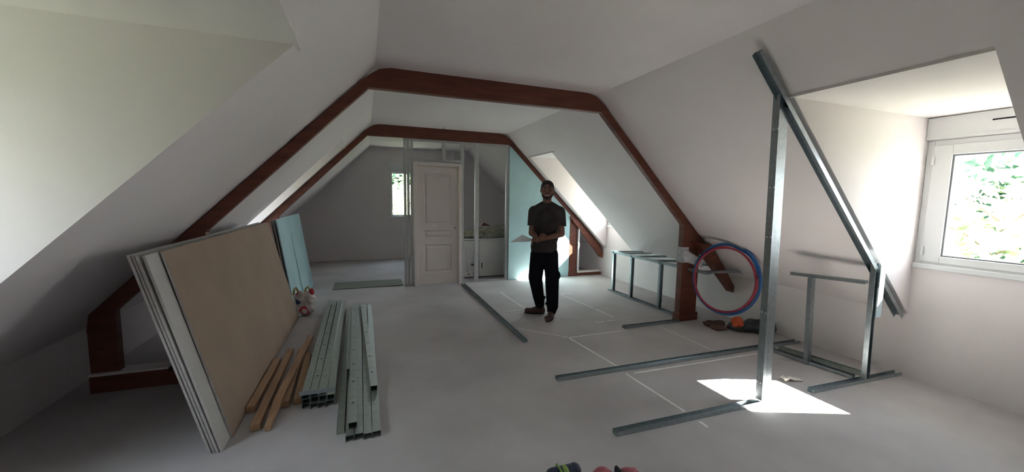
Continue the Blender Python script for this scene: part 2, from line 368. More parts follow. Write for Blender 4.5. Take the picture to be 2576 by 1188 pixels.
truss(6.546, 'brown stained roof truss above the white door and metal stud partition', (3.65, 3.815), {1: (.06, None), -1: None}, ([(3.62, 1.16), (4.31, .36), (4.383, .34), (4.383, .46), (3.80, 1.10)], 6.495))
# plaster edge trim strip beside the far post
tag(MB().box((3.82, 6.50, .08), (3.845, 6.52, .93)).build('corner_bead', M_plaster), 'thin white plaster strip beside the brown post under the far truss', 'trim strip')

# ---------------------------------------------------------------- stud partition with door and turquoise board
Y2 = 6.56
sw = thing('stud_partition', (1.5, Y2, 0), 'galvanized metal stud partition around the white door below the far truss', 'stud wall')
ps = []
for i, (x, w, z0, z1) in enumerate([(.603, .04, .006, 2.418), (.655, .04, .006, 2.418), (.712, .045, .006, 2.418), (1.23, .05, 2.085, 2.418), (1.553, .05, .006, 2.418), (1.81, .07, .006, 2.418), (2.37, .05, .006, 2.418)]):
    ps.append(MB().chan((x, Y2, z0), (x, Y2, z1), (0, 1, 0), w, .045, .0015, .006).build('stud', M_galvin))
ps.append(MB().chan((.58, Y2-.002, 2.424), (2.40, Y2-.002, 2.424), (0, 0, -1), .05, .03).build('top_track', M_galvin))
ps[-1].location.y += .025
ps.append(MB().chan((1.54, Y2+.024, .002), (2.40, Y2+.024, .002), (0, 0, 1), .05, .03).build('bottom_track', M_galvin))
ps.append(MB().chan((.58, Y2+.024, .002), (.735, Y2+.024, .002), (0, 0, 1), .05, .03).build('bottom_track', M_galvin))
ps.append(MB().chan((.735, Y2+.024, 2.08), (1.53, Y2+.024, 2.08), (0, 0, 1), .05, .03).build('head_track', M_galvin))
zi = lambda x: 2.4265-.99*(x-2.392)
ps.append(tag(MB().prism([(2.40, Y2-.026, .004), (3.64, Y2-.026, .004), (3.64, Y2-.026, zi(3.64)-.004), (2.42, Y2-.026, zi(2.42)-.004), (2.40, Y2-.026, 2.40)], (0, .013, 0)).build('plasterboard', M_teal), 'turquoise moisture resistant plasterboard panel'))
wp(sw, *ps)
# pale edge tape on the board's slanted edge and right edge
dr = bpy.data.objects.new('door_1', None); COL.objects.link(dr); dr.location = (.735, 6.50, 0); dr['kind'] = 'structure'
b = MB(); b.box((0, 0, 0), (.045, .12, 2.05)); b.box((.75, 0, 0), (.795, .12, 2.05)); b.box((.045, 0, 2.005), (.75, .12, 2.05))
b.box((.045, .035, 0), (.062, .12, 2.005)); b.box((.733, .035, 0), (.75, .12, 2.005)); b.box((.062, .035, 1.988), (.733, .12, 2.005)); b.build('door_frame', M_door, dr, bevel=.004)
lf = MB(); L0, L1, Z0, Z1 = .064, .731, .02, 1.986
panels = [(.21, .69), (.79, .93), (1.03, 1.88)]; pa, pb = .165, .63
lf.box((L0, .05, Z0), (pa, .09, Z1)); lf.box((pb, .05, Z0), (L1, .09, Z1))
zz = Z0
for a, c in panels: lf.box((pa, .05, zz), (pb, .09, a)); zz = c
lf.box((pa, .05, zz), (pb, .09, Z1))
leaf = lf.build('door_leaf', M_door, dr)
for a, c in panels:
    q = MB(); i1, i2 = .03, .05
    # sloped moulding then raised field
    v = [(pa, .05, a), (pb, .05, a), (pb, .05, c), (pa, .05, c)]; k = lambda d, y: [(pa+d, y, a+d), (pb-d, y, a+d), (pb-d, y, c-d), (pa+d, y, c-d)]
    rings = [k(0, .051), k(.012, .064), k(i1, .064), k(i2, .053)]
    vs = sum(rings, []) ; fs = []
    for r0 in range(3):
        for j in range(4): fs.append((r0*4+j, r0*4+(j+1) % 4, r0*4+4+(j+1) % 4, r0*4+4+j))
    fs.append((12, 13, 14, 15)); q.add(vs, fs).build('door_panel', M_door, leaf)
MB().cyl((.69, .045, .97), (.69, .052, .97), .010, 12).build('handle_hole', M_dark, leaf)

# ---------------------------------------------------------------- far bay: boxed unit with glass wool
ub = thing('boxed_unit', (2.1, 7.2, 0), 'waist-high grey boxed unit seen between the studs, right of the door', 'cabinet')
b1 = MB().box((1.66, 6.92, .02), (1.95, 7.6, .70)).build('side_box', M_box, bevel=.006)
b2 = MB().box((1.955, 6.90, .02), (2.9, 7.6, .71)).build('box_body', M_box, bevel=.006)
b3 = MB().box((1.62, 6.88, .712), (2.92, 7.62, .735)).build('box_top', M_pvc, bevel=.004)
p1 = MB().cyl((1.745, 6.90, .12), (1.745, 6.90, .56), .012).build('pipe', M_pvc, smooth=True)
p2 = MB().tube([(1.86, 6.90, .60), (1.86, 6.90, .40), (1.84, 6.895, .28), (1.86, 6.89, .16)], .010).build('pipe', M_pvc, smooth=True)
p3 = MB().cyl((1.80, 6.885, .25), (1.93, 6.885, .26), .014).ell((1.87, 6.88, .26), (.028, .02, .028)).build('valve', M_black, smooth=True)
p4 = MB().cyl((1.76, 6.915, .07), (1.76, 6.925, .07), .012).build('pipe_hole', M_dark); p6 = MB().cyl((1.86, 6.915, .075), (1.86, 6.925, .075), .012).build('pipe_hole', M_dark)
p5 = MB().box((2.0, 6.885, .18), (2.012, 6.90, .28)).build('latch', M_black)
wp(ub, b1, b2, b3, p1, p2, p3, p4, p5, p6)
def lumpy(mb, name, m, amp, sc, seed, parent=None, voxel=.012, smooth=2, zmin=None):
    o = remesh(mb, name, m, parent, voxel, smooth); off = Vector((seed*3.1, seed*1.7, 0))
    for v in o.data.vertices:
        n = noise.noise_vector(v.co*sc+off)*amp; v.co += n
        if zmin is not None and v.co.z < zmin: v.co.z = zmin
    return o
b = MB(); b.ell((2.35, 7.2, .80), (.62, .30, .13)); b.ell((1.95, 7.15, .79), (.36, .28, .10)); b.ell((2.6, 7.25, .84), (.35, .26, .12)); b.ell((2.1, 7.0, .77), (.40, .10, .06))
tag(lumpy(b, 'insulation_blanket', M_wool, .05, 6, 2, voxel=.02, zmin=.736), 'crumpled beige glass wool blanket lying on the grey boxed unit', 'insulation')
tag(MB().prism([(2.14, 7.42, .93), (2.34, 7.42, .93), (2.18, 7.42, 1.0)], (0, .05, 0)).build('wood_offcut', M_beam), 'small reddish wood offcut poking out above the glass wool', 'offcut')

# ---------------------------------------------------------------- floor marks (parts of the floor)
marks = [((1.973, 5.732), (1.996, 4.69), .018), ((1.722, 4.72), (2.114, 4.69), .014), ((1.80, 4.62), (1.90, 4.60), .012), ((2.84, 5.335), (3.05, 5.322), .018),
         ((2.83, 5.29), (2.91, 4.50), .016), ((2.91, 4.46), (2.93, 4.04), .016), ((2.585, 3.94), (2.72, 3.945), .016), ((2.76, 3.945), (2.88, 3.95), .016),
         ((1.60, 4.05), (2.02, 3.60), .012), ((2.03, 3.588), (2.70, 3.59), .018), ((2.025, 3.575), (2.095, 2.77), .020), ((2.075, 2.66), (2.10, 2.02), .021), ((2.10, 1.89), (2.098, 1.82), .021),
         ((2.15, 2.645), (3.6, 2.61), .022), ((3.243, 3.58), (3.243, 2.80), .010), ((0.0, 7.14), (-.035, 6.75), .02)]
for (a, c, w) in marks:
    A, C_ = Vector((*a, .0004)), Vector((*c, .0004)); d = (C_-A); L = d.length; d.normalize(); q = Vector((-d.y, d.x, 0)); nseg = max(3, int(L/.06)); b = MB(); vs = []; 
    for i in range(nseg+1):
        p = A + d*L*i/nseg; ww = w*.5*random.uniform(.75, 1.15); vs += [p-q*ww, p+q*ww, p+q*ww+Vector((0, 0, .0012)), p-q*ww+Vector((0, 0, .0012))]
    fs = []
    for i in range(nseg):
        k = i*4
        for j in range(4): fs.append((k+j, k+(j+1) % 4, k+4+(j+1) % 4, k+4+j))
    fs += [(0, 1, 2, 3), (nseg*4+3, nseg*4+2, nseg*4+1, nseg*4)]
    b.add(vs, fs).build('chalk_line', M_chalk, floor)
tag(MB().box((-.52, 6.62, .001), (.56, 7.12, .014)).build('board_offcut', mat('dull_green_board', (.22, .24, .20), .9)), 'flat grey-green board offcut lying on the floor beyond the far truss', 'board')  # dark sheet on the floor, its colour stands in for doorway shade

# ---------------------------------------------------------------- loose and fixed metal tracks on the floor
def track(p0, p1, label, group=None, w=.05, name='metal_track', op=(0, 0, 1), fl=.03, m=None):
    p0, p1 = Vector(p0), Vector(p1); o = MB().chan(Vector((0, 0, 0)), p1-p0, op, w, fl).build(name, m or M_galv); o.location = p0
    return tag(o, label, 'metal profile', group)
track((1.53, 6.44, .001), (1.525, 3.60, .001), 'long metal floor track running from the door jamb towards the viewer')
track((1.46, 1.955, .001), (2.74, 1.925, .001), 'metal floor track ending at the foot of the tall upright, closest to viewer', w=.052)
track((1.45, 2.745, .001), (4.30, 2.69, .001), 'longest metal floor track crossing under the tall upright towards the side wall', w=.052)
track((3.27, 1.915, .001), (4.37, 1.875, .001), 'metal floor track at the sunlit patch edge, reaching the window wall', w=.052)
track((2.79, 3.66, .001), (3.59, 3.655, .001), 'short dull metal floor track leading to the foot of the brown post', w=.05)

# ---------------------------------------------------------------- tall frame by the dormer
fr = thing('stud_frame', (2.68, 1.93, 0), 'tall triangular galvanized stud frame with a slanted rail, before the bright window', 'stud frame')
ps = []
ps.append(MB().chan((2.705, 1.925, .034), (2.655, 1.935, 2.23), (1, 0, 0), .05, .036, .0015, .007).build('upright', M_galv))
ps.append(MB().chan((2.795, 1.925, .034), (2.745, 1.935, 2.15), (-1, 0, 0), .05, .052, .0015, .007).build('upright', M_galv))
ps.append(MB().chan((2.418, 1.908, 2.477), (4.365, 1.908, .53), (-.7, 0, -.71), .055, .035).build('slanted_rail', M_galv))
ps.append(MB().chan((3.90, 1.895, .034), (3.915, 1.92, 1.03), (0, -1, 0), .05, .036, .0015, .007).build('short_upright', M_galv))
ps.append(tag(MB().box((3.925, 1.862, .56), (3.99, 1.868, 1.0)).build('label_sleeve', M_label), 'pale blue label sleeve'))
for z in (.17, .70, 1.25, 1.60, 2.0):
    x = 2.705-.05*z/2.23
    for yy in (1.912, 1.940): ps.append(MB().cyl((x-.006, yy, z), (x+.002, yy, z), .006, 10).build('screw', M_pvc))
wp(fr, *ps)
# low shelf frame beside it
lo = thing('shelf_frame', (3.80, 2.3, 0), 'low galvanized frame behind the tall upright, one short stud under a cross rail', 'stud frame')
ps = [MB().chan((3.80, 2.66, .002), (3.885, 1.95, .002), (0, 0, 1), .05, .03).build('bottom_track', M_galv),
      MB().chan((3.765, 2.46, .845), (3.835, 1.905, .87), (0, 0, -1), .05, .03).build('cross_rail', M_galv),
      MB().chan((3.822, 2.27, .005), (3.775, 2.27, .84), (0, 1, 0), .05, .036, .0015, .007).build('short_upright', M_galv)]
wp(lo, *ps)
track((3.93, 2.62, .001), (4.04, 1.93, .001), 'loose metal stud lying on the floor behind the low frame, open end out', w=.045, fl=.036, m=M_galvg)
t = thing('cord_end', (4.06, 1.90, 0), 'small yellowish scrap at the end of the loose stud', 'scrap')
wp(t, MB().box((4.05, 1.86, .001), (4.075, 1.89, .01)).build('scrap_piece', M_batten))

# far low frame
lf2 = thing('shelf_frame', (4.0, 4.5, 0), 'long low galvanized box frame along the knee wall between the two trusses', 'stud frame')
ps = [MB().chan((3.735, 5.32, .002), (3.735, 3.76, .002), (0, 0, 1), .05, .03).build('bottom_track', M_galv)]
for y in (5.23, 4.78, 4.17): ps.append(MB().chan((3.735, y, .006), (3.735, y, .66), (0, -1, 0), .05, .036, .0015, .007).build('short_upright', M_galv))
ps.append(MB().chan((3.735, 5.28, .668), (3.735, 3.36, .668), (0, 0, -1), .05, .03).build('top_rail', M_galv))
ps.append(MB().chan((4.36, 5.28, .640), (4.36, 3.40, .640), (0, 0, -1), .05, .03).build('wall_rail', M_galv))
for y in (5.25, 5.05, 4.72, 4.30, 3.95, 3.45): ps.append(MB().chan((3.762, y, .667), (4.36, y, .645), (0, 0, -1), .06, .025).build('cross_bar', M_galv))
wp(lf2, *ps)

# ---------------------------------------------------------------- leaning plasterboards
def board(name, xb, y0, y1, xt, zt, th, m, label, group=None, m_edge=None, cat='plasterboard', bevel=.008):
    """leaning board: front bottom edge at (xb, z=0), front top edge at (xt, zt)"""
    u = Vector((xt-xb, 0, zt)).normalized(); n = Vector((u.z, 0, -u.x))  # n points to the room (+x)
    h = math.hypot(xt-xb, zt); b0 = Vector((xb, y0, 0)); e = Vector((0, y1-y0, 0)); lift = Vector((0, 0, .0005 + th*abs(n.z)))
    b0 = b0 + lift
    me = MB(); O = [b0, b0+e, b0+e+u*h, b0+u*h]
    me.prism([p-b0 for p in O], -n*th); o = me.build(name, m); o.location = b0
    if m_edge:
        o.data.materials.append(m_edge)
        for p in o.data.polygons:
            if abs(p.normal.dot(n)) < .5: p.material_index = 1
    return tag(o, label, cat, group)
board('plasterboard', -.795, 2.71, 5.24, -1.075, 1.165, .0125, M_board, 'brown-backed plasterboard leaning frontmost on the stack by the sloping wall', m_edge=M_gyps)
board('plasterboard', -.810, 2.575, 5.20, -1.098, 1.162, .0125, M_boardw, 'pale plasterboard just behind the brown board, its end sticking out', m_edge=M_gyps)
xx = -.812
for i in range(3):
    xx -= .0175
    board('plasterboard', xx, 2.57+.004*(i % 2), 5.15+.03*(i % 3), xx-.297, 1.16+.004*i, .0105, M_boardw, ['white plasterboard third from the brown one, seen edge on', 'white plasterboard last but one in the leaning stack', 'rearmost white plasterboard of the leaning stack, its corner frayed'][i], 'stacked white plasterboards', m_edge=M_gyps)
xx = -.86
for i in range(3):
    board('plasterboard', xx, 5.45+.02*i, 7.18-.05*i, xx-.17, 1.185-.01*i, .013 if i else .0125, M_teal if i < 1 else M_boardw, ['turquoise plasterboard leaning frontmost behind the printed carrier bag', 'pale plasterboard edge sandwiched behind the turquoise board', 'pale plasterboard at the back of the turquoise stack'][i], m_edge=M_gyps if i else M_teal)
    xx -= .034
# half-width teal board in front with a cut edge
board('plasterboard', -.842, 6.15, 7.10, -.842-.150, .95, .0125, M_teal, 'shorter turquoise plasterboard offcut leaning on the turquoise board', m_edge=M_teal)

# ---------------------------------------------------------------- printed carrier bag
t = thing('carrier_bag', (-.80, 5.36, 0), 'white carrier bag with red and blue print on the floor by the turquoise boards', 'bag')
b = MB(); b.ell((-.745, 5.33, .15), (.115, .065, .15)); b.ell((-.69, 5.32, .18), (.07, .06, .12)); b.ell((-.80, 5.33, .18), (.06, .06, .13)); b.ell((-.74, 5.31, .07), (.125, .07, .07))
wp(t, lumpy(b, 'bag_body', M_bag, .028, 14, 4, voxel=.008, zmin=.001))
M_yel = mat('yellow_plastic', (.5, .36, .08), .5)
for k, (x, w) in enumerate([(-.83, .03), (-.70, .035)]):
    b = MB()
    b.tube([(x-w, 5.33, .26), (x-w*.6, 5.33, .33), (x, 5.33, .355), (x+w*.6, 5.33, .32), (x+w, 5.33, .26)], .012, 6)
    wp(t, tag(b.build('bag_handle', M_yel, smooth=True), 'yellow handle'))
b = MB(); b.ell((-.655, 5.32, .29), (.03, .03, .045)); wp(t, tag(b.build('bag_content', mat('bright_red', (.45, .02, .03), .5), smooth=True), 'red tip poking out'))

# ---------------------------------------------------------------- battens
bats = [((-.77, 2.99), (-.765, 3.85), 0, 'shortest wooden batten, closest to the plasterboard stack'),
        ((-.685, 2.74), (-.695, 4.06), 0, 'long wooden batten second from the plasterboards, end cut square'),
        ((-.56, 2.99), (-.60, 4.00), 0, 'wooden batten in the middle of the loose pile, end by the metal studs'),
        ((-.485, 3.01), (-.525, 3.89), 0, 'wooden batten lying beside the galvanized stud bundle'),
        ((-.612, 2.71), (-.55, 4.27), 1, 'pale tapered wooden batten lying across the others, reaching furthest in')]
for (a, c, lvl, lab) in bats:
    A, C_ = Vector((*a, 0)), Vector((*c, 0)); d = (C_-A); L = d.length; w, h = .052, .045
    b = MB()
    if lvl == 0: b.box((-w/2, 0, .001), (w/2, L, h))
    else:
        # lies across the others: front end on the floor, back end resting on top
        vs = []
        for yy, z0 in ((0, .001), (.27, .0465), (L, .048)):
            s_w = w/2*(.6 if yy == 0 else 1); vs += [(-s_w, yy, z0), (s_w, yy, z0), (s_w, yy, z0+h*.8), (-s_w, yy, z0+h*.8)]
        fs = [(0, 3, 2, 1), (8, 9, 10, 11)]
        for k in (0, 4):
            for j in range(4): fs.append((k+j, k+(j+1) % 4, k+4+(j+1) % 4, k+4+j))
        b.add(vs, fs)
    o = b.build('wood_batten', M_batten, bevel=.003); o.location = A; o.rotation_euler = (0, 0, math.atan2(-d.x, d.y))
    tag(o, lab, 'batten')

# ---------------------------------------------------------------- metal stud bundles
def stud(p, q, op, w, fl, label, group=None, slots=False, lip=.006, m=None):
    p, q = Vector(p), Vector(q); o = MB().chan(Vector((0, 0, 0)), q-p, op, w, fl, .0012, lip).build('metal_stud', m or M_galvg); o.location = p
    tag(o, label, 'metal profile', group)
    if slots:
        d = (q-p); L = d.length; d.normalize(); b = MB(); sd = d.cross(Vector((0, 0, 1))).normalized(); y = .25
        while y < L-.1:
            c = d*y; n = 8; pts = [c+sd*(.011*math.cos(2*math.pi*i/n))+d*(.006*math.sin(2*math.pi*i/n))+Vector((0, 0, .0003)) for i in range(n)]
            MB().prism(pts, (0, 0, .0006)).build('slot', M_dark, o); y += .33  # flat dark ovals on the web, painted as the shade of open slots
    return o
# bundle beside the battens: rows of three, flanges down, webs up
gb = 'studs stacked in the bundle beside the battens'
n = 0
for row in range(3):
    for cidx in range(4):
        x = -.422 + cidx*.052 + (row % 2)*.004; z = .040 + row*.040
        last = row == 2
        if last and cidx == 3: continue
        ys = 2.90 + random.uniform(0, .03); ye = 5.55 + random.uniform(-.15, .1)
        if last:
            labs = ['top galvanized stud at the batten side of the taped bundle', 'top slotted galvanized stud in the middle of the taller bundle', 'top galvanized stud of the taller bundle, next to the lower bundle']
            stud((x+.02*cidx*0, ys+.02*cidx, z), (x-.045+.01*cidx, ye, z), (0, 0, -1), .049, .039, labs[cidx], slots=(cidx == 1))
        else:
            stud((x, ys, z), (x-.045, ye, z), (0, 0, -1), .049, .039, 'galvanized stud, %s row of the taller bundle, %s the battens' % (['bottom', 'middle'][row], ['next to', 'second from', 'third from', 'furthest from'][cidx]), gb)
b = MB().box((-.455, 2.888, .118), (-.235, 2.897, .145)); 
tag(b.build('metal_strip', M_galv), 'bright folded metal strip over the front end of the taller stud bundle', 'metal strip')
gc = 'studs in the bottom row of the lower bundle'
for cidx in range(4):
    x = -.10 + cidx*.052; ys = 2.43 - .005*cidx; stud((x-.02, ys+.01*(cidx % 2), .040), (x-.075+.012*cidx, 5.43, .040), (0, 0, -1), .049, .039, 'galvanized stud in the bottom row of the lower bundle, %s the taller bundle' % ['next to', 'second from', 'third from', 'furthest from'][cidx], gc)
stud((-.178, 2.53, .001), (-.235, 5.30, .001), (0, 0, 1), .045, .045, 'open channel facing up along the inner side of the lower bundle', lip=0)
stud((-.105, 2.50, .081), (-.165, 5.40, .081), (0, 0, -1), .05, .039, 'slotted galvanized stud lying on top of the lower bundle, closest end cut back', slots=True)
stud((.03, 2.96, .081), (-.07, 5.38, .081), (0, 0, -1), .048, .039, 'slotted galvanized stud on the lower bundle whose end stops well short', slots=True)
stud((-.165, 3.30, .090), (-.20, 5.1, .090), (0, 0, 1), .03, .02, 'narrow short channel lying between the two stud bundles', lip=0)

# ---------------------------------------------------------------- pipe coils on the post
Cc = Vector((3.865, 3.265, .60)); U = Vector((.35, -.57, 0)).normalized(); Nn = U.cross(Vector((0, 0, 1)))
def coil(name, turns, ph, m, label, sx, sz, offn):
    b = MB(); N = 72*turns; pts = []
    for i in range(N+1):
        a = 2*math.pi*i/72 + ph; k = i/N; s = 1 + .03*math.sin(a*.5+ph) + (k-.5)*.06
        x = math.cos(a)*sx*s; z = math.sin(a)*sz*s
        pts.append(Cc + U*x + Vector((0, 0, 1))*z + Nn*(offn + .02*math.sin(a*1.5+ph) + .03*(k-.5)))
    pts = [Vector((p.x, p.y, min(max(p.z, .02), zr(p.x)-.03))) for p in pts]
    o = b.tube(pts, .0115, 8); me = o.mesh(name, True); ob = link(name, me, m); return tag(ob, label, 'pipe')
coil('pipe_coil', 2, 0.2, M_red, 'coiled dark red flexible pipe hanging on the brown post', .315, .375, .028)
coil('pipe_coil', 2, 1.1, M_blue, 'coiled blue flexible pipe hanging on the brown post', .34, .41, -.028)
b = MB(); b.box((3.612, 3.655, .74), (3.70, 3.662, .93)); b.box((3.606, 3.655, .74), (3.612, 3.75, .93)); b.prism([(3.63, 3.655, .76), (3.76, 3.50, .70), (3.76, 3.50, .78), (3.63, 3.655, .90)], (.02, .012, .01))
tag(b.build('packing_tape', M_tape), 'shiny clear packing tape wrapped round the brown post, holding the pipe coils', 'tape')
b = MB(); b.ell((4.18, 3.10, .07), (.17, .13, .07)); b.ell((4.25, 2.99, .08), (.10, .10, .085)); b.ell((4.05, 3.2, .05), (.12, .1, .05))
tag(lumpy(b, 'dark_bag', M_bagdark, .03, 12, 6, voxel=.012, zmin=.001), 'crumpled dark plastic bag on the floor under the pipe coils', 'bag')
t = thing('reel', (4.0, 3.22, .10), 'bright orange round reel lying on the dark bag beneath the pipe coils', 'reel')
b = MB(); b.cyl((3.985, 3.14, .075), (4.02, 3.20, .125), .062, 20); b.cyl((3.978, 3.13, .068), (3.985, 3.14, .078), .052, 20); wp(t, b.build('reel_rim', M_orange, bevel=.01), MB().cyl((3.972, 3.12, .06), (3.98, 3.13, .073), .02, 14).build('reel_hub', mat('dark_orange', (.4, .06, .03), .5)))
b = MB(); b.ell((3.93, 3.42, .02), (.15, .10, .025)); b.ell((3.86, 3.30, .015), (.10, .09, .02))
tag(lumpy(b, 'cloth_rag', M_cloth, .015, 14, 3, voxel=.01, zmin=.001), 'flat brown rag spread on the floor beside the brown post', 'rag')

# paper scrap on floor
b = MB(); P0 = Vector((3.25, 2.16, .002)); g = [[P0 + Vector((i*.042-.0, -j*.022+i*-.01, max(.0, .03*abs(math.sin(i*1.7+j*1.1)))*(1 if i < 3 else .3))) for i in range(5)] for j in range(4)]
vs = sum(g, []); fs = [(j*5+i, j*5+i+1, (j+1)*5+i+1, (j+1)*5+i) for j in range(3) for i in range(4)]
o = b.add(vs, fs).build('paper_scrap', mat('scrap_paper', (.66, .62, .56), .9)); so = o.modifiers.new('s', 'SOLIDIFY'); so.thickness = .0015; so.offset = 1
tag(o, 'crumpled cream paper scrap on the floor next to the sunlit patch', 'paper')

# ---------------------------------------------------------------- tools at the bottom edge
t = thing('cordless_drill', (.93, 1.66, 0), 'black and lime cordless drill lying at the bottom edge of the view', 'drill')
b = MB(); b.cap((.98, 1.655, .085), .036, (.87, 1.66, .082), .038); b.ell((.995, 1.655, .085), (.034, .038, .038)); p1 = remesh(b, 'drill_body', M_navy, None, .004, 3)
p2 = MB().cyl((.862, 1.66, .082), (.825, 1.662, .08), .026, 18, .022).cyl((.825, 1.662, .08), (.80, 1.664, .079), .018, 18, .012).build('chuck', M_tape, smooth=False, bevel=.002)
p3 = MB().cap((.955, 1.64, .07), .02, (.965, 1.54, .035), .024).build('grip', M_black, smooth=True)
p4 = MB().box((.915, 1.47, .003), (1.02, 1.53, .06)).build('battery', M_black, bevel=.008)
p5 = MB().ell((.935, 1.652, .088), (.024, .0395, .037)).box((.90, 1.62, .10), (.91, 1.69, .121)).build('lime_trim', M_green, smooth=True)
wp(t, p1, p2, p3, p4, p5)
b = MB(); b.cyl((.79, 1.70, .002), (.79, 1.70, .05), .035, 20); b.cyl((.79, 1.70, .05), (.79, 1.70, .056), .038, 20)
tag(b.build('screw_tub', M_tape, bevel=.003), 'small pale round tub beside the drill chuck', 'tub')
b = MB(); b.ell((1.115, 1.57, .045), (.085, .09, .05)); b.ell((1.15, 1.56, .035), (.04, .08, .04))
tag(lumpy(b, 'red_bag', M_pink, .02, 14, 8, voxel=.008, zmin=.001), 'dull red crumpled fabric bag on the floor beside the drill', 'bag')
t = thing('red_glove', (1.27, 1.57, 0), 'pinkish work glove with a black cuff strap at the bottom edge of the view', 'glove')
b = MB(); b.ell((1.27, 1.57, .045), (.06, .05, .035)); [b.cap((1.29+.012*i, 1.54+.02*i, .045), .012, (1.34, 1.53+.025*i, .04), .010) for i in range(4)]
g1 = remesh(b, 'glove_palm', M_pink, None, .005, 2); g2 = MB().box((1.205, 1.545, .02), (1.222, 1.605, .095)).build('cuff_strap', M_black, bevel=.004); wp(t, g1, g2)

# ---------------------------------------------------------------- person
per = thing('person', (2.10, 4.36, 0), 'standing man in dark grey T-shirt, black trousers and brown shoes, holding folded paper', 'person', rz=-math.radians(25.8))
# body: one continuous surface (head, neck, arms, hands, torso, legs)
b = MB()
HX, HY = .0, -.04       # head centre
hz = 1.595
b.ell((HX, HY+.01, hz+.012), (.074, .092, .098)); b.ell((HX, HY-.022, hz-.045), (.058, .066, .072)); b.ell((HX, HY-.055, hz-.088), (.030, .026, .026))
b.cap((HX, HY-.088, hz+.012), .010, (HX, HY-.104, hz-.018), .0145); b.ell((HX-.012, HY-.092, hz-.022), (.010, .012, .009)); b.ell((HX+.012, HY-.092, hz-.022), (.010, .012, .009))
b.cap((HX-.042, HY-.072, hz+.030), .010, (HX+.042, HY-.072, hz+.030), .010)           # brow ridge
b.ell((HX-.040, HY-.062, hz-.020), (.020, .020, .018)); b.ell((HX+.040, HY-.062, hz-.020), (.020, .020, .018))   # cheeks
b.cap((HX-.022, HY-.084, hz-.052), .007, (HX+.022, HY-.084, hz-.052), .007); b.cap((HX-.020, HY-.082, hz-.066), .007, (HX+.020, HY-.082, hz-.066), .007)  # lips
for s in (-1, 1): b.ell((HX+s*.078, HY+.012, hz-.002), (.010, .020, .031))            # ears
b.cap((HX, HY+.02, hz-.06), .052, (.0, .0, 1.42), .056)
b.cap((-.11, .0, 1.325), .070, (.11, .0, 1.325), .070); b.cap((0, .0, 1.39), .058, (0, .0, 1.33), .08); b.ell((-.0, .0, 1.22), (.16, .105, .19)); b.ell((-.01, .0, 1.0), (.14, .10, .17)); b.ell((-.02, .0, .90), (.130, .088, .11))
shL, elL, wrL = Vector((-.155, .0, 1.33)), Vector((-.178, -.03, 1.065)), Vector((-.100, -.215, 1.02))
shR, elR, wrR = Vector((.155, .0, 1.33)), Vector((.185, -.04, 1.065)), Vector((.02, -.215, 1.03))
for sh, el, wr in ((shL, elL, wrL), (shR, elR, wrR)):
    b.cap(sh, .055, el, .043); b.cap(el, .043, wr, .027)
# lower limbs
hpL, knL, anL = Vector((-.095, .01, .88)), Vector((-.125, .02, .49)), Vector((-.062, .11, .09))
hpR, knR, anR = Vector((.050, -.01, .88)), Vector((.085, -.07, .49)), Vector((.088, -.045, .09))
for hp, kn, an in ((hpL, knL, anL), (hpR, knR, anR)): b.cap(hp, .072, kn, .052); b.cap(kn, .055, an, .036)
# hands: palm + five fingers each
def hand(wr, pdir, side, curl):
    """pdir palm direction, side direction of the thumb, curl direction of finger flexion"""
    pd, sd, cu = [Vector(v).normalized() for v in (pdir, side, curl)]
    pc = wr + pd*.05; b.cap(wr, .025, wr+pd*.03, .026)
    for k in (-1.2, -.4, .4, 1.2): b.cap(wr+pd*.02+sd*k*.014, .015, wr+pd*.085+sd*k*.017, .0125)
    for k, L in ((1.2, .070), (.4, .080), (-.4, .074), (-1.2, .058)):
        p0 = wr+pd*.085+sd*k*.018; d1 = (pd*.9+cu*.4).normalized(); d2 = (pd*.55+cu*.83).normalized(); d3 = (pd*.1+cu*1).normalized()
        p1 = p0+d1*L*.45; p2 = p1+d2*L*.33; p3 = p2+d3*L*.26
        b.cap(p0, .0098, p1, .009, 8, 3); b.cap(p1, .009, p2, .0083, 8, 3); b.cap(p2, .0083, p3, .0072, 8, 3)
    t0 = wr+pd*.025+sd*.022; t1 = t0+(pd*.5+sd*.85).normalized()*.035; t2 = t1+(pd*.8+sd*.3+cu*.4).normalized()*.032; t3 = t2+(pd*.75+cu*.6).normalized()*.024
    b.cap(t0, .014, t1, .011, 8, 3); b.cap(t1, .011, t2, .010, 8, 3); b.cap(t2, .010, t3, .008, 8, 3)
hand(wrL, (-.55, -.75, -.10), (.1, -.2, 1), (.2, -.4, -.8))         # holds the paper, pointing to the paper
hand(wrR, (-.95, -.10, -.12), (-.1, -.25, 1), (-.1, .6, -.7))        # rests across the other wrist
body = remesh(b, 'body', M_skin, per, .0055, 3)
# T-shirt
b = MB()
b.cap((-.03, .0, 1.405), .066, (-.135, .0, 1.325), .082); b.cap((.03, .0, 1.405), .066, (.14, .0, 1.325), .082); b.ell((0, -.0, 1.21), (.180, .128, .20)); b.ell((-.01, .0, 1.05), (.168, .125, .20)); b.ell((-.025, .0, .90), (.168, .130, .22))
b.cap((-.01, .0, 1.42), .062, (.01, .0, 1.42), .062)
b.cap(shL, .076, shL.lerp(elL, .70), .068); b.cap(shR, .076, shR.lerp(elR, .70), .070)
b.cap((-.075, -.11, 1.02), .012, (-.10, -.105, .86), .012); b.cap((.06, -.118, 1.22), .012, (.02, -.125, 1.0), .012); b.cap((-.08, -.10, 1.26), .012, (-.10, -.115, 1.1), .012)
sh = remesh(b, 't_shirt', M_shirt, per, .008, 4)
bm = bmesh.new(); bm.from_mesh(sh.data)
def cut(co, no):
    geom = bm.verts[:]+bm.edges[:]+bm.faces[:]; bmesh.ops.bisect_plane(bm, geom=geom, plane_co=co, plane_no=no, clear_outer=True)
cut((0, 0, .835), (0.02, 0, -1))
cut((0, 0, 1.462), (0, -.35, 1))
